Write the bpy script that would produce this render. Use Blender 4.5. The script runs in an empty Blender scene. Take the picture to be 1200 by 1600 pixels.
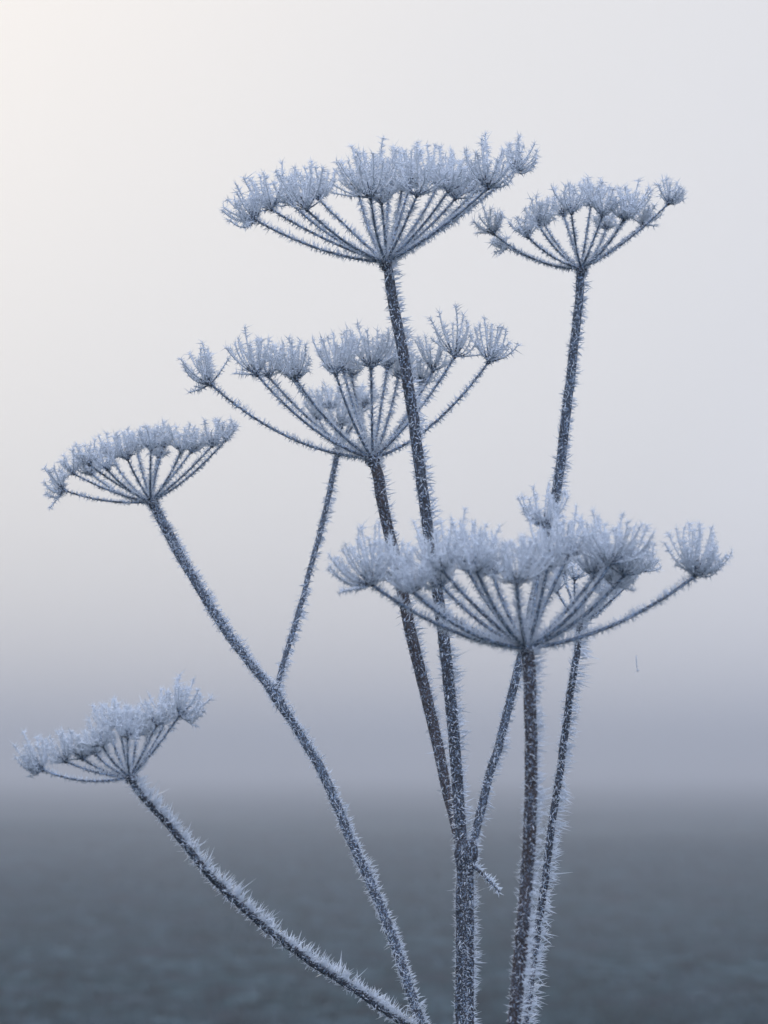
import bpy, math
import numpy as np

# ------------------------------------------------------------------ camera
scn = bpy.context.scene
COL = scn.collection
LENS, SENS, HC, PITCH, D0 = 85.0, 36.0, 1.0, math.radians(6.0), 0.92
cam_d = bpy.data.cameras.new('camera')
cam = bpy.data.objects.new('camera', cam_d)
COL.objects.link(cam)
cam.location = (0, 0, HC)
cam.rotation_euler = (math.pi / 2 + PITCH, 0, 0)
cam_d.sensor_fit = 'VERTICAL'
cam_d.sensor_height = SENS
cam_d.sensor_width = SENS * .75
cam_d.lens = LENS
cam_d.clip_start = .02
cam_d.clip_end = 2000
cam_d.dof.use_dof = True
cam_d.dof.focus_distance = D0
cam_d.dof.aperture_fstop = 19.0
scn.camera = cam

# ------------------------------------------------------------------ light
SUN_EL, SUN_AZ = math.radians(30), math.radians(-24)      # azimuth from +Y, negative = left
SUN_DIR = (math.sin(SUN_AZ) * math.cos(SUN_EL), math.cos(SUN_AZ) * math.cos(SUN_EL), math.sin(SUN_EL))
world = bpy.data.worlds.new("World")
scn.world = world
world.use_nodes = True
nt = world.node_tree
for n in list(nt.nodes):
    nt.nodes.remove(n)
def N(tree, typ, **kw):
    n = tree.nodes.new(typ)
    for k, v in kw.items():
        setattr(n, k, v)
    return n
sky = N(nt, 'ShaderNodeTexSky', sky_type='NISHITA', sun_disc=False, sun_elevation=SUN_EL,
        sun_rotation=SUN_AZ, altitude=100, air_density=1.0, dust_density=3.0, ozone_density=2.0)
bg_sky = N(nt, 'ShaderNodeBackground'); bg_sky.inputs['Strength'].default_value = 0.05
nt.links.new(sky.outputs[0], bg_sky.inputs['Color'])
# high fog / stratus veil: warm round the hidden sun; unseen far side boosted, blue, to brighten the frost
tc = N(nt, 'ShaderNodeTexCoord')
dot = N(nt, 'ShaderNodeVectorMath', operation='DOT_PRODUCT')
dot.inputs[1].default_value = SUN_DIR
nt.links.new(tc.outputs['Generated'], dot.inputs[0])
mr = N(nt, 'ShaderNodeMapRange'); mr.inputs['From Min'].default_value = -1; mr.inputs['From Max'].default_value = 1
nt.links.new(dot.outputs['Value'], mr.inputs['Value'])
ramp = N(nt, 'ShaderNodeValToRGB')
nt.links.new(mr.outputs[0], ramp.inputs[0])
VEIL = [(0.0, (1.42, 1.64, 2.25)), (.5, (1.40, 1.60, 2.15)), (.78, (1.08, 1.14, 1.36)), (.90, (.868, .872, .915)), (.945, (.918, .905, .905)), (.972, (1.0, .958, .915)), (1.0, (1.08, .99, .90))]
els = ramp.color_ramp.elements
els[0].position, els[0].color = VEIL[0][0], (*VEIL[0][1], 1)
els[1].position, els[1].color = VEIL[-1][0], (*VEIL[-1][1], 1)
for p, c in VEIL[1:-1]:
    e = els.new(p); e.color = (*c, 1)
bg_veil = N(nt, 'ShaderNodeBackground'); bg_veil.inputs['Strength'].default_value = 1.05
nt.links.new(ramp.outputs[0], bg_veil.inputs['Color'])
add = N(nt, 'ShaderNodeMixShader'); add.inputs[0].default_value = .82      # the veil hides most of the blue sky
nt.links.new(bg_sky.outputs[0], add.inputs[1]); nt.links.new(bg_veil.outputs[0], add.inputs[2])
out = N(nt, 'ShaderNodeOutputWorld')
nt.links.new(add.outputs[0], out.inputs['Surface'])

sun_d = bpy.data.lights.new('sun', 'SUN')
sun_d.energy = 0.6
sun_d.angle = math.radians(14)
sun_d.color = (1, .93, .85)
sun = bpy.data.objects.new('sun', sun_d)
COL.objects.link(sun)
sun.location = (-2, 4, 4)
sun.rotation_euler = (math.pi / 2 - SUN_EL, 0, math.pi - SUN_AZ)

scn.view_settings.view_transform = 'Standard'
scn.view_settings.look = 'None'
scn.view_settings.exposure = 0
scn.view_settings.gamma = 1
scn.render.engine = 'CYCLES'
scn.cycles.use_denoising = True
scn.cycles.max_bounces = 18
scn.cycles.diffuse_bounces = 16
scn.cycles.volume_bounces = 1
scn.cycles.sample_clamp_indirect = 6

# ------------------------------------------------------------------ materials
def mat(name):
    m = bpy.data.materials.new(name)
    m.use_nodes = True
    t = m.node_tree
    for n in list(t.nodes):
        t.nodes.remove(n)
    o = N(t, 'ShaderNodeOutputMaterial')
    return m, t, o

def frost_mat():
    m, t, o = mat('hoarfrost')
    d = N(t, 'ShaderNodeBsdfDiffuse'); d.inputs['Color'].default_value = (.93, .965, 1.0, 1)
    tr = N(t, 'ShaderNodeBsdfTranslucent'); tr.inputs['Color'].default_value = (.93, .965, 1.0, 1)
    mx = N(t, 'ShaderNodeMixShader'); mx.inputs[0].default_value = .42
    t.links.new(d.outputs[0], mx.inputs[1]); t.links.new(tr.outputs[0], mx.inputs[2])
    g = N(t, 'ShaderNodeBsdfGlossy'); g.inputs['Roughness'].default_value = .35
    fr = N(t, 'ShaderNodeFresnel'); fr.inputs['IOR'].default_value = 1.31
    mx2 = N(t, 'ShaderNodeMixShader')
    t.links.new(fr.outputs[0], mx2.inputs[0]); t.links.new(mx.outputs[0], mx2.inputs[1]); t.links.new(g.outputs[0], mx2.inputs[2])
    t.links.new(mx2.outputs[0], o.inputs['Surface'])
    return m

def stem_mat(name, dark, light, rime):
    m, t, o = mat(name)
    b = N(t, 'ShaderNodeBsdfPrincipled'); b.inputs['Roughness'].default_value = .7
    tcn = N(t, 'ShaderNodeTexCoord')
    mp = N(t, 'ShaderNodeMapping'); mp.inputs['Scale'].default_value = (1, 1, .12)
    t.links.new(tcn.outputs['Object'], mp.inputs[0])
    n1 = N(t, 'ShaderNodeTexNoise'); n1.inputs['Scale'].default_value = 900; n1.inputs['Detail'].default_value = 4
    t.links.new(mp.outputs[0], n1.inputs['Vector'])
    r1 = N(t, 'ShaderNodeValToRGB')
    r1.color_ramp.elements[0].position = .35; r1.color_ramp.elements[0].color = (*dark, 1)
    r1.color_ramp.elements[1].position = .7; r1.color_ramp.elements[1].color = (*light, 1)
    t.links.new(n1.outputs['Fac'], r1.inputs[0])
    n2 = N(t, 'ShaderNodeTexNoise'); n2.inputs['Scale'].default_value = 1500; n2.inputs['Detail'].default_value = 5; n2.inputs['Roughness'].default_value = .7
    t.links.new(tcn.outputs['Object'], n2.inputs['Vector'])
    r2 = N(t, 'ShaderNodeValToRGB')
    r2.color_ramp.elements[0].position = .56 - rime; r2.color_ramp.elements[0].color = (0, 0, 0, 1)
    r2.color_ramp.elements[1].position = .74 - rime; r2.color_ramp.elements[1].color = (1, 1, 1, 1)
    t.links.new(n2.outputs['Fac'], r2.inputs[0])
    mix = N(t, 'ShaderNodeMix', data_type='RGBA')
    t.links.new(r2.outputs[0], mix.inputs[0]); t.links.new(r1.outputs[0], mix.inputs[6])
    mix.inputs[7].default_value = (.46, .60, .78, 1)
    t.links.new(mix.outputs[2], b.inputs['Base Color'])
    bp = N(t, 'ShaderNodeBump'); bp.inputs['Strength'].default_value = .5; bp.inputs['Distance'].default_value = .0004
    t.links.new(n2.outputs['Fac'], bp.inputs['Height']); t.links.new(bp.outputs[0], b.inputs['Normal'])
    t.links.new(b.outputs[0], o.inputs['Surface'])
    return m

FROST = frost_mat()
STEM_BROWN = stem_mat('brown_stem', (.020, .014, .012), (.085, .058, .048), .045)
STEM_DARK = stem_mat('dark_stem', (.016, .015, .017), (.060, .054, .056), .055)
STEM_BLUE = stem_mat('weathered_stem', (.020, .022, .028), (.070, .078, .092), .065)
RAY = stem_mat('dark_ray', (.020, .018, .020), (.080, .073, .074), .12)

def ground_mat():
    m, t, o = mat('frosted_meadow')
    b = N(t, 'ShaderNodeBsdfPrincipled'); b.inputs['Roughness'].default_value = .95; b.inputs['Specular IOR Level'].default_value = 0
    tcn = N(t, 'ShaderNodeTexCoord')
    n1 = N(t, 'ShaderNodeTexNoise'); n1.inputs['Scale'].default_value = 6.0; n1.inputs['Detail'].default_value = 6; n1.inputs['Roughness'].default_value = .55
    t.links.new(tcn.outputs['Object'], n1.inputs['Vector'])
    r = N(t, 'ShaderNodeValToRGB')
    r.color_ramp.elements[0].position = .40; r.color_ramp.elements[0].color = (.001, .005, .006, 1)
    r.color_ramp.elements[1].position = .62; r.color_ramp.elements[1].color = (.070, .112, .130, 1)
    e = r.color_ramp.elements.new(.5); e.color = (.009, .034, .040, 1)
    t.links.new(n1.outputs['Fac'], r.inputs[0])
    n2 = N(t, 'ShaderNodeTexNoise'); n2.inputs['Scale'].default_value = 1.8; n2.inputs['Detail'].default_value = 4
    t.links.new(tcn.outputs['Object'], n2.inputs['Vector'])
    r2 = N(t, 'ShaderNodeValToRGB')
    r2.color_ramp.elements[0].position = .52; r2.color_ramp.elements[0].color = (0, 0, 0, 1)
    r2.color_ramp.elements[1].position = .72; r2.color_ramp.elements[1].color = (1, 1, 1, 1)
    t.links.new(n2.outputs['Fac'], r2.inputs[0])
    mix = N(t, 'ShaderNodeMix', data_type='RGBA')
    t.links.new(r2.outputs[0], mix.inputs[0]); t.links.new(r.outputs[0], mix.inputs[6])
    mix.inputs[7].default_value = (.022, .026, .034, 1)
    t.links.new(mix.outputs[2], b.inputs['Base Color'])
    t.links.new(b.outputs[0], o.inputs['Surface'])
    return m

def grass_mat():
    m, t, o = mat('frosted_grass')
    b = N(t, 'ShaderNodeBsdfPrincipled'); b.inputs['Roughness'].default_value = .9; b.inputs['Specular IOR Level'].default_value = 0
    tcn = N(t, 'ShaderNodeTexCoord')
    n1 = N(t, 'ShaderNodeTexNoise'); n1.inputs['Scale'].default_value = 1.6; n1.inputs['Detail'].default_value = 6
    t.links.new(tcn.outputs['Object'], n1.inputs['Vector'])
    r = N(t, 'ShaderNodeValToRGB')
    r.color_ramp.elements[0].position = .32; r.color_ramp.elements[0].color = (.008, .022, .020, 1)
    r.color_ramp.elements[1].position = .70; r.color_ramp.elements[1].color = (.075, .120, .140, 1)
    t.links.new(n1.outputs['Fac'], r.inputs[0])
    t.links.new(r.outputs[0], b.inputs['Base Color'])
    t.links.new(b.outputs[0], o.inputs['Surface'])
    return m

# ------------------------------------------------------------------ helpers
rng = np.random.default_rng(11)
CP, SP = math.cos(PITCH), math.sin(PITCH)
F = np.array([0, CP, SP]); U = np.array([0, -SP, CP]); R = np.array([1., 0, 0])
K = SENS / 1600 / LENS                      # metres per photo pixel at depth 1 m
def at(px, py, d):
    return np.array([0, 0, HC]) + d * (F + R * (px - 600) * K + U * (800 - py) * K)
UP = np.array([0., 0, 1])
WIND = np.array([.52, .78, .30]); WIND /= np.linalg.norm(WIND)      # side the rime has grown on

def nrm(v):
    return v / np.maximum(np.linalg.norm(v, axis=-1, keepdims=True), 1e-12)

class MB:
    """collects triangles and quads with a material slot each"""
    def __init__(s):
        s.v, s.f, s.n, s.smooth = [], [], 0, []
    def addv(s, v):
        s.v.append(np.asarray(v, float)); k = s.n; s.n += len(v); return k
    def addf(s, f, slot, smooth=True):
        f = np.asarray(f, int); s.f.append((f, slot, smooth))
    def build(s, name, mats, parent=None, origin=None):
        v = np.concatenate(s.v)
        o = np.zeros(3) if origin is None else np.asarray(origin, float)
        me = bpy.data.meshes.new(name)
        me.vertices.add(len(v)); me.vertices.foreach_set('co', (v - o).ravel())
        loops = np.concatenate([f.ravel() for f, _, _ in s.f])
        sizes = np.concatenate([np.full(len(f), f.shape[1]) for f, _, _ in s.f])
        slots = np.concatenate([np.full(len(f), k) for f, k, _ in s.f])
        sm = np.concatenate([np.full(len(f), q, bool) for f, _, q in s.f])
        me.loops.add(len(loops)); me.loops.foreach_set('vertex_index', loops.astype(np.int32))
        me.polygons.add(len(sizes))
        me.polygons.foreach_set('loop_start', np.concatenate([[0], np.cumsum(sizes)[:-1]]).astype(np.int32))
        me.polygons.foreach_set('material_index', slots.astype(np.int32))
        me.polygons.foreach_set('use_smooth', sm)
        for m in mats:
            me.materials.append(m)
        me.update(calc_edges=True); me.validate()
        ob = bpy.data.objects.new(name, me)
        COL.objects.link(ob)
        ob['_o'] = [float(x) for x in o]
        if parent is not None:
            ob.parent = parent
            ob.location = o - np.array(parent['_o'])
        else:
            ob.location = o
        return ob

def spline(pts, step):
    """Catmull-Rom through the points, resampled evenly"""
    P = np.array(pts, float)
    if len(P) == 2:
        P = np.array([P[0], (P[0] + P[1]) / 2, P[1]])
    ch = np.maximum(np.linalg.norm(np.diff(P[:, :3], axis=0), axis=1), 1e-9)
    sl = np.diff(P, axis=0) / ch[:, None]
    m = np.vstack([sl[:1], (sl[:-1] * ch[1:, None] + sl[1:] * ch[:-1, None]) / (ch[1:] + ch[:-1])[:, None], sl[-1:]])
    o = []
    for i in range(len(P) - 1):
        for t in np.linspace(0, 1, 24, endpoint=False):
            o.append((2 * t ** 3 - 3 * t * t + 1) * P[i] + (t ** 3 - 2 * t * t + t) * ch[i] * m[i] + (3 * t * t - 2 * t ** 3) * P[i + 1] + (t ** 3 - t * t) * ch[i] * m[i + 1])
    o.append(P[-1]); o = np.array(o)
    L = np.concatenate([[0], np.cumsum(np.linalg.norm(np.diff(o[:, :3], axis=0), axis=1))])
    n = max(3, int(L[-1] / step) + 1)
    q = np.linspace(0, L[-1], n)
    return np.stack([np.interp(q, L, o[:, k]) for k in range(o.shape[1])], 1)

def frames(c):
    T = nrm(np.gradient(c, axis=0))
    a = np.zeros_like(c)
    ref = np.array([0, 1., 0]) if abs(T[0][1]) < .9 else np.array([1., 0, 0])
    x = nrm(ref - T[0] * ref.dot(T[0]))
    for i in range(len(c)):
        x = nrm(x - T[i] * x.dot(T[i])); a[i] = x
    return T, a, np.cross(T, a)

def tube(mb, c, r, slot, sides=8, ridge=0., ridges=8, cap=True):
    T, A, B = frames(c)
    th = np.linspace(0, 2 * np.pi, sides, endpoint=False)
    rr = r[:, None] * (1 + ridge * np.cos(ridges * th)[None])
    v = c[:, None] + rr[..., None] * (A[:, None] * np.cos(th)[None, :, None] + B[:, None] * np.sin(th)[None, :, None])
    n = len(c); b = mb.addv(v.reshape(-1, 3))
    i = np.arange(n - 1)[:, None] * sides; j = np.arange(sides)[None]; k = (j + 1) % sides
    mb.addf(np.stack([b + i + j, b + i + k, b + i + sides + k, b + i + sides + j], -1).reshape(-1, 4), slot)
    if cap:
        for row, fl in ((0, 1), (n - 1, 0)):
            cv = mb.addv([c[row]]); ring = b + row * sides + np.arange(sides); nx = np.roll(ring, -1)
            tri = np.stack([nx if fl else ring, ring if fl else nx, np.full(sides, cv)], -1)
            mb.addf(tri, slot)
    return T, A, B

def spikes(mb, p, d, l, w, slot, bend=None):
    """needle crystals: three-sided, widest a third of the way up, then a point"""
    n = len(p)
    if n == 0:
        return
    d = nrm(d)
    rnd = nrm(rng.normal(size=(n, 3)))
    x = nrm(np.cross(d, rnd)); y = np.cross(d, x)
    th = np.array([0, 2.094, 4.189])
    ring = x[:, None] * np.cos(th)[None, :, None] + .55 * y[:, None] * np.sin(th)[None, :, None]
    m = p + d * (l * .32)[:, None]
    tip = p + d * l[:, None]
    if bend is not None:
        tip = tip + bend * (l * .22)[:, None]
    base = p[:, None] + ring * (w * .55)[:, None, None]
    mid = m[:, None] + ring * (w * 1.0)[:, None, None]
    v = np.concatenate([base, mid, tip[:, None]], 1)
    b = mb.addv(v.reshape(-1, 3)) + np.arange(n)[:, None] * 7
    q = np.concatenate([np.stack([b[:, 0] + i, b[:, 0] + (i + 1) % 3, b[:, 0] + 3 + (i + 1) % 3, b[:, 0] + 3 + i], -1) for i in range(3)])
    t = np.concatenate([np.stack([b[:, 0] + 3 + i, b[:, 0] + 3 + (i + 1) % 3, b[:, 0] + 6], -1) for i in range(3)])
    mb.addf(q, slot, False); mb.addf(t, slot, False)

def needles(mb, p, d, l, w, slot):
    """cheaper three-sided needles for the dense flower heads"""
    n = len(p)
    d = nrm(d)
    x = nrm(np.cross(d, nrm(rng.normal(size=(n, 3))))); y = np.cross(d, x)
    th = np.array([0, 2.094, 4.189])
    ring = x[:, None] * np.cos(th)[None, :, None] + y[:, None] * np.sin(th)[None, :, None]
    v = np.concatenate([p[:, None] + ring * w[:, None, None], (p + d * l[:, None])[:, None]], 1)
    b = (mb.addv(v.reshape(-1, 3)) + np.arange(n) * 4)
    mb.addf(np.concatenate([np.stack([b + i, b + (i + 1) % 3, b + 3], -1) for i in range(3)]), slot, False)

def rime_along(mb, c, r, s, per_px, lmin, lmax, w, slot, wind=WIND, front=.55, t_along=.35, fancy=True, lbias=.75):
    """frost crystals along a stem: long on the windward side, short and lying flat on the lee"""
    T, A, B = frames(c)
    L = np.concatenate([[0], np.cumsum(np.linalg.norm(np.diff(c, axis=0), axis=1))])
    n = int(L[-1] / s * per_px)
    if n < 1:
        return
    q = rng.uniform(0, L[-1], n)
    # clumped growth
    q = np.clip(q + .8 * s * np.sin(q / s * .9 + rng.uniform(0, 6)) * 2, 0, L[-1])
    ip = lambda M: np.stack([np.interp(q, L, M[:, k]) for k in range(3)], 1)
    C, t, a, b = ip(c), nrm(ip(T)), nrm(ip(A)), nrm(ip(B)); rad = np.interp(q, L, r)
    th = rng.uniform(0, 2 * np.pi, n)
    nr = a * np.cos(th)[:, None] + b * np.sin(th)[:, None]
    wp = nrm(wind[None] - t * (t @ wind)[:, None])
    k = (nr * wp).sum(1)                                   # -1 lee .. 1 windward
    keep = rng.uniform(size=n) < np.where(k > -.1, 1, front * .8)
    C, t, nr, rad, k = C[keep], t[keep], nr[keep], rad[keep], k[keep]; n = len(k)
    g = np.clip((k + .55) / 1.2, 0, 1)
    ln = (lmin + (1.12 * lmax - lmin) * (g ** 1.2) * rng.uniform(.45, 1, n) + lmin * .6 * rng.uniform(0, 1, n)) * s
    q = q[keep]
    ph = rng.uniform(0, 6.28, 3)
    cl = np.sin(q / (17 * s) + ph[0]) + np.sin(q / (7.3 * s) + ph[1]) + .8 * np.sin(q / (41 * s) + ph[2])
    ln *= np.clip(1 + .13 * cl, .4, 1.6)
    big = rng.uniform(size=n) < .06
    lee = k < -.1
    ln[lee] = rng.uniform(lmin, lmin + 9, lee.sum()) * s
    ln[big] *= rng.uniform(1.2, 1.6, big.sum())
    tang = nrm(np.cross(t, nr)) * rng.normal(0, 1, n)[:, None] + t * rng.normal(0, .9, n)[:, None]
    lying = nrm(tang) * .9 + nr * .4
    stand = nr + t * rng.normal(t_along * .4, t_along, n)[:, None] + rng.normal(0, .22, (n, 3)) + wp_keep(wp, keep) * .25
    d = np.where(((k < -.15) & (rng.uniform(size=n) < .62))[:, None], lying, stand)
    ww = 1.6 * w * s * rng.uniform(.6, 1.15, n)
    ww = np.where(lee, ww * .72, ww)
    P = C + nr * (rad * .88)[:, None]
    if fancy:
        spikes(mb, P, d, ln, ww, slot, bend=nrm(rng.normal(0, 1, (n, 3))))
    else:
        needles(mb, P, d, ln, ww, slot)

def ridge_frost(mb, c, r, s, toward, per_px, lmax, slot):
    """a raised line of frost along one rib of a grooved stalk"""
    T, A, B = frames(c)
    n = int(np.linalg.norm(np.diff(c, axis=0), axis=1).sum() / s * per_px)
    q = rng.uniform(0, len(c) - 1, n); ix = np.arange(len(c))
    ip = lambda M: np.stack([np.interp(q, ix, M[:, k]) for k in range(3)], 1)
    C, t = ip(c), nrm(ip(T)); rad = np.interp(q, ix, r)
    g = nrm(toward[None] + nrm(np.cross(t, toward)) * rng.normal(0, .12, n)[:, None])
    g = nrm(g - t * (g * t).sum(1)[:, None])
    side = np.cross(t, g)
    d = g * .5 + side * rng.normal(0, .6, n)[:, None] + t * rng.normal(.2, .6, n)[:, None]
    spikes(mb, C + g * (rad * .95)[:, None], d, rng.uniform(3, lmax, n) * s, rng.uniform(.5, 1.0, n) * s, slot, bend=nrm(rng.normal(0, 1, (n, 3))))

def wp_keep(wp, keep):
    return wp[keep]

def stem_obj(name, pts, depth_s, m, parent, per_px=2.6, lmin=5, lmax=17, wind=WIND, front=.6, ridge=.07, ridges=9, w=1.0):
    """pts rows: px, py, depth, radius px -> one mesh: tube + frost"""
    P = []
    for px, py, d, rp in pts:
        P.append([*at(px, py, d), rp * .80 * K * d])
    return stem_world(name, P, depth_s, m, parent, per_px, lmin, lmax, wind, front, ridge, ridges, w)

def stem_world(name, P, s, m, parent, per_px, lmin, lmax, wind, front, ridge, ridges, w, ribs=()):
    q = spline(P, 3.5 * s)
    c, r = q[:, :3], q[:, 3]
    wob = rng.normal(0, 1, (len(c), 3)); ker = np.hanning(15); ker /= ker.sum()
    wob = np.stack([np.convolve(wob[:, k], ker, 'same') for k in range(3)], 1)
    env = np.minimum(1, np.minimum(np.arange(len(c)), np.arange(len(c))[::-1]) / 10)
    c = c + wob * (env * 1.1 * s)[:, None]
    mb = MB()
    tube(mb, c, r, 0, sides=32, ridge=ridge, ridges=ridges)
    vis = c[:, 2] > .80
    if vis.sum() > 4:
        i0 = np.argmax(vis); i1 = len(vis) - np.argmax(vis[::-1])
        rime_along(mb, c[i0:i1], r[i0:i1], s, per_px * .95, lmin, lmax, w, 1, wind=wind, front=front)
    for tw, pp in ribs:
        ridge_frost(mb, c[i0:i1], r[i0:i1], s, nrm(np.array(tw, float)), pp, 9, 1)
    low = ~vis
    if low.sum() > 6:
        j = np.where(low)[0]
        rime_along(mb, c[j[0]:j[-1]], r[j[0]:j[-1]], s, per_px * .35, lmin, lmax, w, 1, wind=wind, front=front, fancy=False)
    return mb.build(name, [m, FROST], parent, origin=c[0])

# ------------------------------------------------------------------ flower heads
def umbellet_mesh(node, axis, ln, s, n_ped, dens, spread, cup):
    """pedicels curving up out of one node, each feathered with frost"""
    mb = MB()
    axis = nrm(axis)
    x = nrm(np.cross(axis, [0.3, .2, 1] if abs(axis[2]) < .9 else [1, .1, 0])); y = np.cross(axis, x)
    # node knob
    kc = np.array([node - axis * 3 * s, node - axis * 1 * s, node + axis * 1 * s, node + axis * 2.6 * s])
    tube(mb, kc, np.array([1.8, 3.4, 3.6, 1.2]) * s, 0, sides=8)
    ga = rng.uniform(0, 6.28)
    P, Dv, Ls, Ws = [], [], [], []
    for i in range(n_ped):
        u = math.sqrt((i + .5) / n_ped)
        phi = ga + i * 2.39996 + rng.normal(0, .25)
        th = u * spread * rng.uniform(.85, 1.1)
        lat = x * math.cos(phi) + y * math.sin(phi)
        d0 = axis * math.cos(th) + lat * math.sin(th)
        l = 1.1 * ln * rng.uniform(.7, 1.15) * s * (1 - .08 * u)
        if rng.uniform() < .10:
            l *= 1.12
        if rng.uniform() < .10:
            l *= .6
        up = nrm(axis * .35 + UP * .8 + lat * .12)
        p0 = node + axis * s
        p1 = p0 + (d0 + rng.normal(0, .09, 3)) * l * .5
        cu = cup
        if rng.uniform() < .10:                              # a stray pedicel that stayed splayed
            d0 = nrm(axis * .25 + lat); cu = .22; l *= .72
            p1 = p0 + d0 * l * .5
        p2 = p1 + nrm(d0 * (1 - cu) + up * cu + rng.normal(0, .15, 3)) * l * .5
        t = np.linspace(0, 1, 7)[:, None]
        c = p0 * (1 - t) ** 2 + 2 * p1 * t * (1 - t) + p2 * t * t
        r = np.linspace(1.3, 1.5, 7) * s
        tube(mb, c[:3], r[:3] * .8, 0, sides=5, cap=False)
        tube(mb, c[2:], r[2:] * .9, 1, sides=5, cap=False)
        n = int(l / s * dens * .82)
        T = nrm(np.gradient(c, axis=0))
        q = rng.uniform(.04, 1, n) ** .9
        C = np.stack([np.interp(q, t[:, 0], c[:, k]) for k in range(3)], 1)
        tt = np.stack([np.interp(q, t[:, 0], T[:, k]) for k in range(3)], 1)
        rd = rng.normal(0, 1, (n, 3)) + WIND * .5
        nr = nrm(rd - tt * (rd * tt).sum(1)[:, None])
        k = nr @ WIND
        dd = nr + tt * rng.uniform(-.1, .5, n)[:, None]
        P.append(C + nr * s * .6); Dv.append(dd)
        Ls.append((5 + 8.0 * rng.uniform(0, 1, n) ** 1.3) * (.72 + .3 * np.clip(k, -.6, 1)) * (.65 + .55 * q) * rng.uniform(.8, 1.25) * np.where(rng.uniform(size=n) < .06, 1.6, 1) * s)
        Ws.append(rng.uniform(.65, 1.25, n) * s)
        m = 8                                                # star of needles at the seed head
        e = np.repeat(c[-1:], m, 0) + rng.normal(0, .8 * s, (m, 3))
        P.append(e); Dv.append(nrm(rng.normal(0, .8, (m, 3)) + T[-1] * .5))
        L = rng.uniform(6, 14, m) * s
        if rng.uniform() < .3:
            L[0] *= 1.6
        Ls.append(L); Ws.append(rng.uniform(.6, .95, m) * s)
    needles(mb, np.concatenate(P), np.concatenate(Dv), np.concatenate(Ls), np.concatenate(Ws), 1)
    return mb

def umbel(parent, hub, depth, heads, stem_dir, sag=.085, n_ped=17, dens=.85, ray_r=2.1, hub_r=8, spread=1.5, cup=.78,
          ray_rime=3.7, ray_l=(3.5, 11)):
    """hub px, heads rows: px, py, dz px, pedicel length px, (tilt x, tilt y)"""
    s = K * depth
    h = at(*hub, depth)
    sd = nrm(np.array(stem_dir, float))
    mb = MB()
    kc = np.array([h - sd * 12 * s, h - sd * 6 * s, h - sd * 1.5 * s, h + sd * 3 * s, h + sd * 6 * s])
    tube(mb, kc, np.array([.92, .98, 1.12, 1.02, .35]) * hub_r * s, 0, sides=16, ridge=.06)
    for i in range(7):                                       # withered bracts under the rays
        a = rng.uniform(0, 6.28)
        lat = nrm(np.cross(sd, [math.cos(a), math.sin(a), .2]))
        b0 = h + lat * hub_r * .8 * s
        b1 = b0 + (lat * 4 - sd * rng.uniform(0, 3)) * s
        b2 = b1 + (lat * 2 - sd * rng.uniform(2, 6)) * s
        c = np.array([b0, b1, b2])
        tube(mb, c, np.array([1.6, 1.9, .5]) * s, 0, sides=5)
        rime_along(mb, c, np.array([1.6, 1.9, .5]) * s, s, 1.0, 2, 5, .7, 1, fancy=False)
    n = 70
    dd = nrm(rng.normal(0, 1, (n, 3)) + WIND * .3)
    dd = nrm(dd - sd * (dd @ sd)[:, None] * .7)
    spikes(mb, h + dd * hub_r * .95 * s - sd * (rng.uniform(-3, 11, n) * s)[:, None], dd + rng.normal(0, .3, (n, 3)), rng.uniform(3, 8, n) * s, rng.uniform(.5, .9, n) * s, 1)
    ub = mb.build('umbel', [STEM_DARK, FROST], parent, origin=h)
    for hd in heads:
        px, py, dz, ln = hd[:4]
        tilt = hd[4] if len(hd) > 4 else None
        dn = depth + dz * s
        e = at(px, py, dn)
        v = e - h
        hz = v.copy(); hz[2] = 0; lh = np.linalg.norm(hz)
        ctrl = h + v * .5 - UP * sag * 2 * lh + rng.normal(0, 4, 3) * s
        t = np.linspace(0, 1, 28)[:, None]
        st = h + nrm(v + UP * 1e-4) * hub_r * .3 * s
        c = st * (1 - t) ** 2 + 2 * ctrl * t * (1 - t) + e * t * t
        r = .84 * np.linspace(ray_r * 1.25, ray_r * .95, 28) * s
        rm = MB()
        tube(rm, c, r, 0, sides=10, ridge=.08, ridges=5)
        rime_along(rm, c, r, s, ray_rime, ray_l[0], ray_l[1], .62, 1, wind=nrm(np.array([.15, .95, .25])), front=.25, fancy=False)
        rm.build('ray', [RAY, FROST], ub, origin=st)
        ed = nrm(c[-1] - c[-4])
        ax = nrm(ed * .75 + UP * .75) if tilt is None else nrm(ed * .4 + R * tilt[0] + UP * tilt[1])
        nm = hd[5] if len(hd) > 5 else 1
        um = umbellet_mesh(e, ax, ln * rng.uniform(.92, 1.06), s, max(9, int(nm * 1.22 * n_ped * rng.uniform(.85, 1.2))), dens, spread, cup)
        um.build('umbellet', [RAY, FROST], ub, origin=e)
    return ub

def thing(name, label, cat, loc, group=None):
    o = bpy.data.objects.new(name, None)
    COL.objects.link(o)
    o.empty_display_size = .05
    o.location = loc; o['_o'] = [float(x) for x in loc]
    o['label'] = label; o['category'] = cat
    if group:
        o['group'] = group
    return o
GROUP = 'frosted hogweed stalks'

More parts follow.
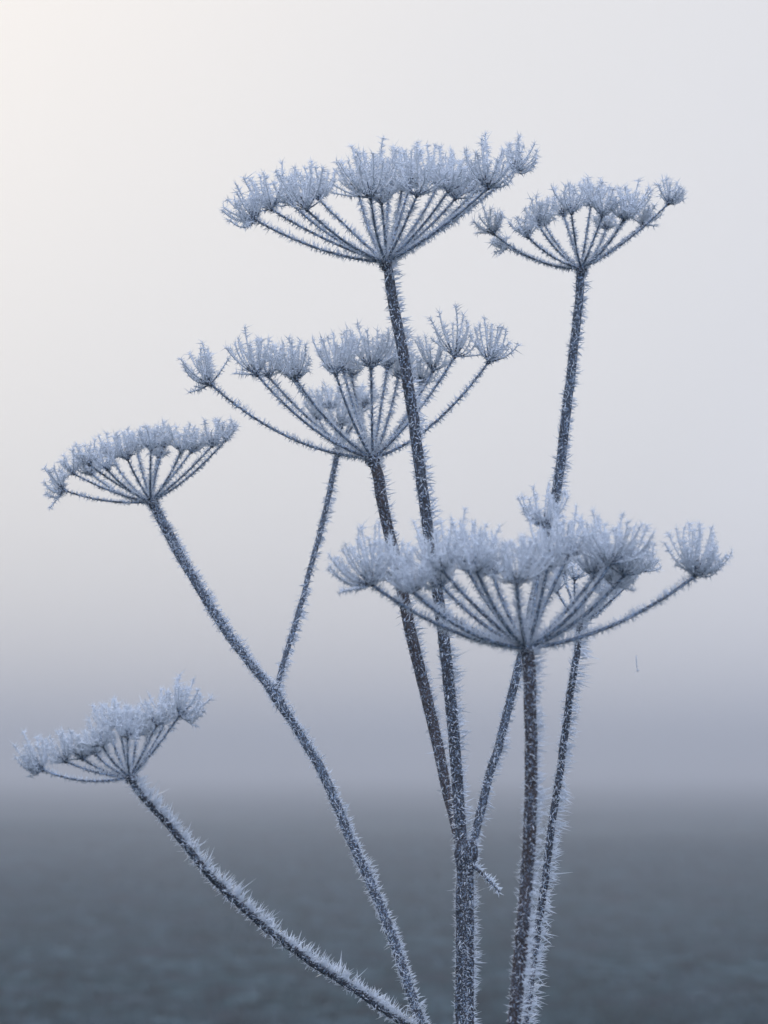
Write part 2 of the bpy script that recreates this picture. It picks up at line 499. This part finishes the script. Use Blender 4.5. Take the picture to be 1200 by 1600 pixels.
# ------------------------------------------------------------------ setting: ground, grass
def h_ground(x, y):
    return (.018 * np.sin(x * 2.1 + 1.3 * np.sin(y * 1.7)) * np.cos(y * 1.9 + .8 * np.sin(x * 1.1)) + .012 * np.sin(x * 5.3 + y * 3.1) * np.sin(y * 6.1 - x * 2.2)
            + .05 * np.sin(x * .31 + .4) * np.sin(y * .27) ) * np.clip(60 / (np.hypot(x, y) + 20), 0, 1) - .03
ns, nr_ = 220, 190
rad = np.concatenate([[0], np.geomspace(.12, 290, nr_ - 1)])
ang = np.linspace(0, 2 * np.pi, ns, endpoint=False)
X = rad[:, None] * np.sin(ang); Y = rad[:, None] * np.cos(ang)
mb = MB()
gv = np.stack([X, Y, h_ground(X, Y)], -1)[1:].reshape(-1, 3)
b = mb.addv(gv); c0 = mb.addv([[0, 0, float(h_ground(np.array(0.), np.array(0.)))]])
i = np.arange(nr_ - 2)[:, None] * ns; j = np.arange(ns)[None]; k = (j + 1) % ns
mb.addf(np.stack([i + k, i + j, i + ns + j, i + ns + k], -1).reshape(-1, 4), 0)
mb.addf(np.stack([j[0], k[0], np.full(ns, c0)], -1)[:, ::-1], 0)
gr = mb.build('ground', [ground_mat()]); gr['kind'] = 'structure'

mb = MB()
n = 70000
yy = 5.5 + 34 * rng.uniform(0, 1, n) ** 1.5
xx = rng.uniform(-1, 1, n) * (yy * .17 + 1.6)
keep = np.sin(xx * 1.3 + np.sin(yy * .9)) * np.cos(yy * 1.1 + xx) + rng.normal(0, .6, n) > -.35
xx, yy = xx[keep], yy[keep]; n = len(xx)
p = np.stack([xx, yy, h_ground(xx, yy) - .004], 1)
d = nrm(rng.normal(0, .55, (n, 3)) * [1, 1, .2] + UP)
lg = rng.uniform(.025, .07, n)
sd_ = nrm(np.cross(d, rng.normal(size=(n, 3))))
wd = (rng.uniform(.0025, .0045, n) * (1 + yy * .05))[:, None]
mid = p + d * (lg * .55)[:, None]
tip = p + d * lg[:, None] + rng.normal(0, .3, (n, 3)) * lg[:, None] * [1, 1, .1]
v = np.stack([p - sd_ * wd, p + sd_ * wd, mid - sd_ * wd * .8, mid + sd_ * wd * .8, tip], 1)
b = mb.addv(v.reshape(-1, 3)) + np.arange(n) * 5
mb.addf(np.stack([b, b + 1, b + 3, b + 2], -1), 0, False); mb.addf(np.stack([b + 2, b + 3, b + 4], -1), 0, False)
g2 = mb.build('meadow_grass', [grass_mat()]); g2['kind'] = 'stuff'
g2['label'] = 'short frosted meadow grass blurred in the fog'; g2['category'] = 'grass'

# ------------------------------------------------------------------ haze
mb = MB()
zb, zt, hb = -1.2, 4.1, 320
bv = [(-hb, -hb, zb), (hb, -hb, zb), (hb, hb, zb), (-hb, hb, zb), (-hb, -hb, zt), (hb, -hb, zt), (hb, hb, zt), (-hb, hb, zt)]
mb.addv(bv)
mb.addf([(0, 3, 2, 1), (4, 5, 6, 7), (0, 1, 5, 4), (1, 2, 6, 5), (2, 3, 7, 6), (3, 0, 4, 7)], 0, False)
hm, ht, ho = mat('fog')
pv = N(ht, 'ShaderNodeVolumePrincipled')
pv.inputs['Color'].default_value = (.645, .658, .685, 1)
pv.inputs['Density'].default_value = .0192
pv.inputs['Anisotropy'].default_value = .25
ht.links.new(pv.outputs[0], ho.inputs['Volume'])
hz = mb.build('haze', [hm]); hz['kind'] = 'stuff'

# ------------------------------------------------------------------ the centre stalk: three heads
S0 = K * D0
gz = lambda x, y: float(h_ground(np.array(x), np.array(y))) - .01
def to_ground(pts, base, r_px, d):
    """stem points (photo) preceded by its foot in the meadow"""
    bx, by = base
    P = [[bx, by, gz(bx, by), r_px * 1.25 * K * d]]
    q = at(*pts[0][:3])
    P.append([bx * .6 + q[0] * .4, by * .6 + q[1] * .4, q[2] * .5, r_px * 1.15 * K * d])
    for px, py, dd, rp in pts:
        P.append([*at(px, py, dd), rp * .86 * K * dd])
    return P

base_c = (.035, .93)
ct = thing('hogweed_stalk', 'tall thick central stalk forking into the topmost, the middle and the upper right frosted umbels', 'plant', (base_c[0], base_c[1], gz(*base_c)), GROUP)
stem_world('stem', to_ground([(725, 1640, .92, 17), (725, 1600, .92, 17), (726, 1500, .92, 16.5), (727, 1400, .92, 16.5), (727, 1352, .92, 16.5), (728, 1334, .92, 21.5), (729, 1312, .92, 17)], base_c, 17, .92),
           S0, STEM_DARK, ct, 4.6, 5, 13, WIND, .6, .13, 6, .95, ribs=(((.08, -1, 0), 1.3), ((-.9, -.4, 0), 1.2), ((.85, -.5, 0), .8)))
stem_obj('branch', [(722, 1330, .921, 11), (715, 1230, .92, 11), (707, 1130, .92, 11), (695, 1010, .92, 11), (680, 900, .92, 10.5), (664, 790, .92, 10.5), (648, 670, .92, 10.5),
         (633, 570, .92, 10.5), (618, 490, .92, 10), (607, 425, .92, 9), (604, 409, .92, 8)], S0, STEM_DARK, ct, 3.3, 5, 19)
stem_obj('branch', [(722, 1332, .930, 9), (703, 1255, .937, 9.5), (685, 1170, .942, 10.5), (664, 1080, .944, 11), (642, 990, .944, 11), (622, 890, .944, 11), (603, 810, .943, 10.5), (587, 730, .942, 10), (583, 716, .942, 9)],
         K * .94, STEM_BROWN, ct, 2.7, 4, 14, front=.5)
stem_obj('branch', [(735, 1330, .928, 8), (746, 1290, .933, 8), (764, 1215, .938, 8), (783, 1150, .944, 8), (806, 1060, .95, 8), (835, 930, .957, 8), (857, 830, .96, 8.5), (872, 755, .962, 9),
         (884, 650, .963, 9), (896, 550, .963, 8.5), (904, 480, .962, 8), (907, 430, .962, 7.5), (908, 418, .962, 7)], K * .955, STEM_BLUE, ct, 2.8, 4, 12, front=.8)
stem_obj('twig', [(738, 1352, .918, 3.5), (752, 1364, .916, 3), (766, 1378, .913, 2.5), (780, 1394, .910, 1.5)], S0, STEM_DARK, ct, 3.0, 3, 10)
umbel(ct, (603, 410), .92, [
    (400, 344, -60, 50, (-.9, .45)), (424, 327, -20, 62, (-.35, .9)), (455, 318, 70, 52), (480, 328, -80, 64, (-.05, 1)), (498, 311, 60, 52), (579, 310, -130, 70, (-.22, 1)),
    (596, 318, -60, 48), (607, 300, 120, 66), (628, 296, 150, 62, (.0, 1)), (651, 306, -60, 68, (.12, 1)), (640, 292, 60, 60), (700, 299, -30, 55, (.0, 1)),
    (711, 311, 40, 50), (738, 302, 100, 58, (.1, 1)), (762, 294, -70, 66, (.12, 1)), (803, 268, 60, 52, (.55, .9)), (560, 300, 140, 56), (684, 290, 130, 62)],
    (-.12, 0, 1), sag=.055, n_ped=17, dens=.95)
umbel(ct, (582, 717), .942, [
    (330, 601, -20, 62, (-.6, .9), 1.15), (402, 586, -70, 62, (-.12, 1)), (420, 589, 50, 58, (.1, 1)), (455, 590, 60, 52), (463, 594, -60, 64, (.05, 1)), (525, 586, -90, 62, (0, 1)),
    (537, 582, 90, 55), (549, 589, 130, 50), (580, 575, -60, 62, (.02, 1)), (605, 576, 70, 50), (622, 590, 130, 54), (676, 580, 80, 50, (0, 1)), (658, 600, 120, 44),
    (710, 558, -10, 66, (.1, 1)), (763, 566, 10, 60, (.22, 1))],
    (-.14, 0, 1), sag=.10, n_ped=17, dens=.72, spread=1.25, cup=.8)
umbel(ct, (908, 420), .962, [
    (771, 365, -30, 36, (-.1, 1)), (792, 386, 60, 20, (-1, .1)), (825, 370, -70, 30), (842, 352, -40, 38, (0, 1)), (851, 351, 60, 34), (881, 337, 80, 36), (893, 333, -60, 42, (0, 1)),
    (923, 322, 20, 40, (0, 1)), (941, 337, -60, 40, (0, 1)), (947, 357, 90, 30), (974, 343, -50, 34), (987, 331, 10, 40, (.1, 1)), (1004, 351, 40, 28), (1044, 318, 0, 34, (.3, .7))],
    (.06, 0, 1), sag=.075, n_ped=14, dens=.95, ray_r=1.7, hub_r=7, spread=1.4, cup=.65, ray_l=(2.5, 7))

# ------------------------------------------------------------------ the leaning stalk on the left: three heads
base_l = (.10, .99)
lt = thing('hogweed_stalk', 'slender stalk leaning left, with the small pale umbels at the left edge and lower left', 'plant', (base_l[0], base_l[1], gz(*base_l)), GROUP)
stem_world('stem', to_ground([(676, 1640, .93, 8.6), (656, 1595, .93, 8.6), (630, 1515, .934, 8.6), (600, 1430, .94, 8.6), (548, 1312, .95, 8.2), (500, 1200, .958, 8.2), (442, 1106, .965, 8.2), (432, 1089, .966, 10), (421, 1074, .967, 8.2), (365, 1003, .975, 7.8),
           (300, 900, .985, 7.8), (240, 790, .995, 7.5), (236, 782, .995, 7)], base_l, 10, .94), K * .95, STEM_BLUE, lt, 4.0, 3.5, 10.5, np.array([.62, .6, .5]), 1.1, .06, 9, .9)
stem_obj('branch', [(431, 1085, .968, 5), (440, 1045, .975, 5), (457, 990, .985, 5), (487, 880, 1.005, 5), (510, 790, 1.02, 5), (527, 710, 1.03, 5), (529, 701, 1.03, 5)], K * 1.0, STEM_BLUE, lt, 2.2, 4, 10)
stem_obj('branch', [(664, 1622, .928, 7), (640, 1605, .925, 7), (600, 1578, .914, 7), (540, 1537, .900, 7), (470, 1492, .882, 7), (400, 1437, .864, 7), (330, 1370, .846, 7), (264, 1289, .832, 6.5), (205, 1218, .822, 6), (202, 1212, .822, 6)],
         K * .885, STEM_DARK, lt, 4.0, 4, 19, np.array([.35, .45, .85]), .55)
umbel(lt, (236, 784), .995, [
    (100, 766, -30, 40, (-1, .35), 1.2), (115, 740, 40, 32, (-.5, .8)), (140, 726, -40, 36, (-.2, 1)), (143, 740, 60, 26), (167, 733, -60, 28), (175, 717, 70, 34), (199, 717, -40, 38), (214, 705, 80, 34),
    (236, 702, -60, 38, (-.05, 1)), (247, 714, 50, 28), (256, 697, 30, 36, (0, 1)), (283, 705, -50, 38, (0, 1)), (299, 706, 40, 34), (331, 697, -20, 34, (0, 1)), (352, 688, 20, 34, (.1, 1))],
    (-.45, 0, 1), sag=.07, n_ped=13, dens=1.05, ray_r=1.7, hub_r=6.5, ray_l=(2.5, 6.5))
umbel(lt, (529, 702), 1.03, [
    (533, 667, -15, 44, (0, 1)), (568, 634, 10, 34, (.1, 1)), (498, 655, 25, 40, (-.2, 1)), (515, 640, 40, 36), (552, 650, 40, 36)],
    (.15, 0, 1), sag=.03, n_ped=13, dens=1.0, ray_r=1.6, hub_r=4.5, ray_l=(2.5, 6))
umbel(lt, (203, 1214), .822, [
    (67, 1203, -40, 54, (-.8, .6), 1.3), (103, 1190, 30, 44, (-.4, 1)), (130, 1186, 60, 42, (-.2, 1)), (160, 1165, -50, 48, (-.2, 1)), (150, 1179, 20, 38), (171, 1138, 90, 38, (-.1, 1)), (187, 1138, -30, 46, (0, 1)),
    (200, 1153, -70, 44), (213, 1150, 60, 42, (.1, 1)), (232, 1147, 90, 44, (.1, 1)), (245, 1132, -10, 38, (.2, 1)), (280, 1118, -10, 56, (1.0, .42), 1.3), (262, 1118, 60, 36, (.3, 1))],
    (-.6, 0, .8), sag=.06, n_ped=16, dens=.85, ray_r=1.8, hub_r=6, ray_l=(3, 8))

# ------------------------------------------------------------------ the nearest stalk, in front
base_f = (.045, .83)
ft = thing('hogweed_stalk', 'nearest stalk, slightly out of focus, with the broad thick white umbel at lower right', 'plant', (base_f[0], base_f[1], gz(*base_f)), GROUP)
SF = K * .800
stem_world('stem', to_ground([(797, 1640, .810, 12), (803, 1600, .809, 12), (812, 1500, .807, 12), (821, 1400, .805, 11.5), (828, 1290, .803, 11.5), (830, 1180, .801, 11), (828, 1090, .800, 11), (825, 1025, .800, 11), (823, 1011, .800, 10)],
           base_f, 12, .805), SF, STEM_BROWN, ft, 3.3, 5, 19, np.array([.75, .55, .1]), .6, .08, 9, 1.0)
umbel(ft, (823, 1013), .800, [
    (582, 914, -40, 86, (-.55, .85), 1.3), (646, 925, -90, 56, (-.1, 1)), (692, 892, -50, 76, (-.1, 1)), (690, 915, 60, 60), (745, 893, -110, 70, (.05, 1)), (770, 898, 60, 62), (807, 912, -130, 74, (0, 1)),
    (838, 900, 90, 60, (0, 1)), (855, 886, -60, 62, (0, 1)), (888, 868, 60, 60, (-.05, 1)), (929, 900, 30, 58), (952, 883, -60, 80, (-.05, 1)), (960, 917, 40, 60), (974, 900, -20, 70, (.2, 1)),
    (1086, 900, -20, 68, (.08, 1), 1.4), (850, 823, 110, 60, (.05, 1)), (725, 880, 100, 64), (620, 905, 70, 60, (-.1, 1))],
    (0, 0, 1), sag=.085, n_ped=24, dens=1.0, ray_r=3.0, hub_r=9, ray_l=(4.5, 14), spread=1.6, ray_rime=4.4)

# ------------------------------------------------------------------ thin stalk behind it
base_b = (.075, .98)
bt = thing('hogweed_stalk', 'thin heavily furred stalk just right of the front one, its small umbel half hidden behind', 'plant', (base_b[0], base_b[1], gz(*base_b)), GROUP)
SB = K * .925
stem_world('stem', to_ground([(812, 1640, .94, 7), (820, 1600, .94, 7), (833, 1500, .938, 7), (848, 1400, .935, 7), (862, 1290, .93, 6.5), (876, 1200, .928, 6.5), (889, 1100, .926, 6.5), (900, 1030, .925, 6), (905, 985, .925, 5.5), (906, 973, .925, 5)],
           base_b, 7, .93), SB, STEM_DARK, bt, 3.1, 5, 18, np.array([.85, .3, .1]), 1.0, .06, 9, .95)
umbel(bt, (906, 975), .925, [
    (898, 905, -40, 34, (0, 1)), (870, 925, 20, 30), (940, 930, -30, 30), (955, 920, 40, 36), (1000, 893, 0, 40, (.3, .9)), (880, 900, 60, 34), (925, 895, 60, 36), (975, 905, 50, 34, (.1, 1))],
    (.05, 0, 1), sag=.07, n_ped=13, dens=1.0, ray_r=1.7, hub_r=5, ray_l=(3, 7))

# ------------------------------------------------------------------ a sliver of frost in the air
mb = MB()
c = spline([at(994, 1024, .97), at(994.3, 1036, .97), at(996.5, 1050, .97)], 1.5 * K)
tube(mb, c, np.linspace(.9, .6, len(c)) * K, 0, sides=6)
rime_along(mb, c, np.full(len(c), .7 * K), K, .8, 1, 3, .5, 0, fancy=False)
fl = mb.build('frost_flake', [FROST], origin=c[0])
fl['label'] = 'tiny sliver of frost drifting in the fog right of the thin stalk'; fl['category'] = 'frost flake'

for o in scn.objects:
    if '_o' in o:
        del o['_o']
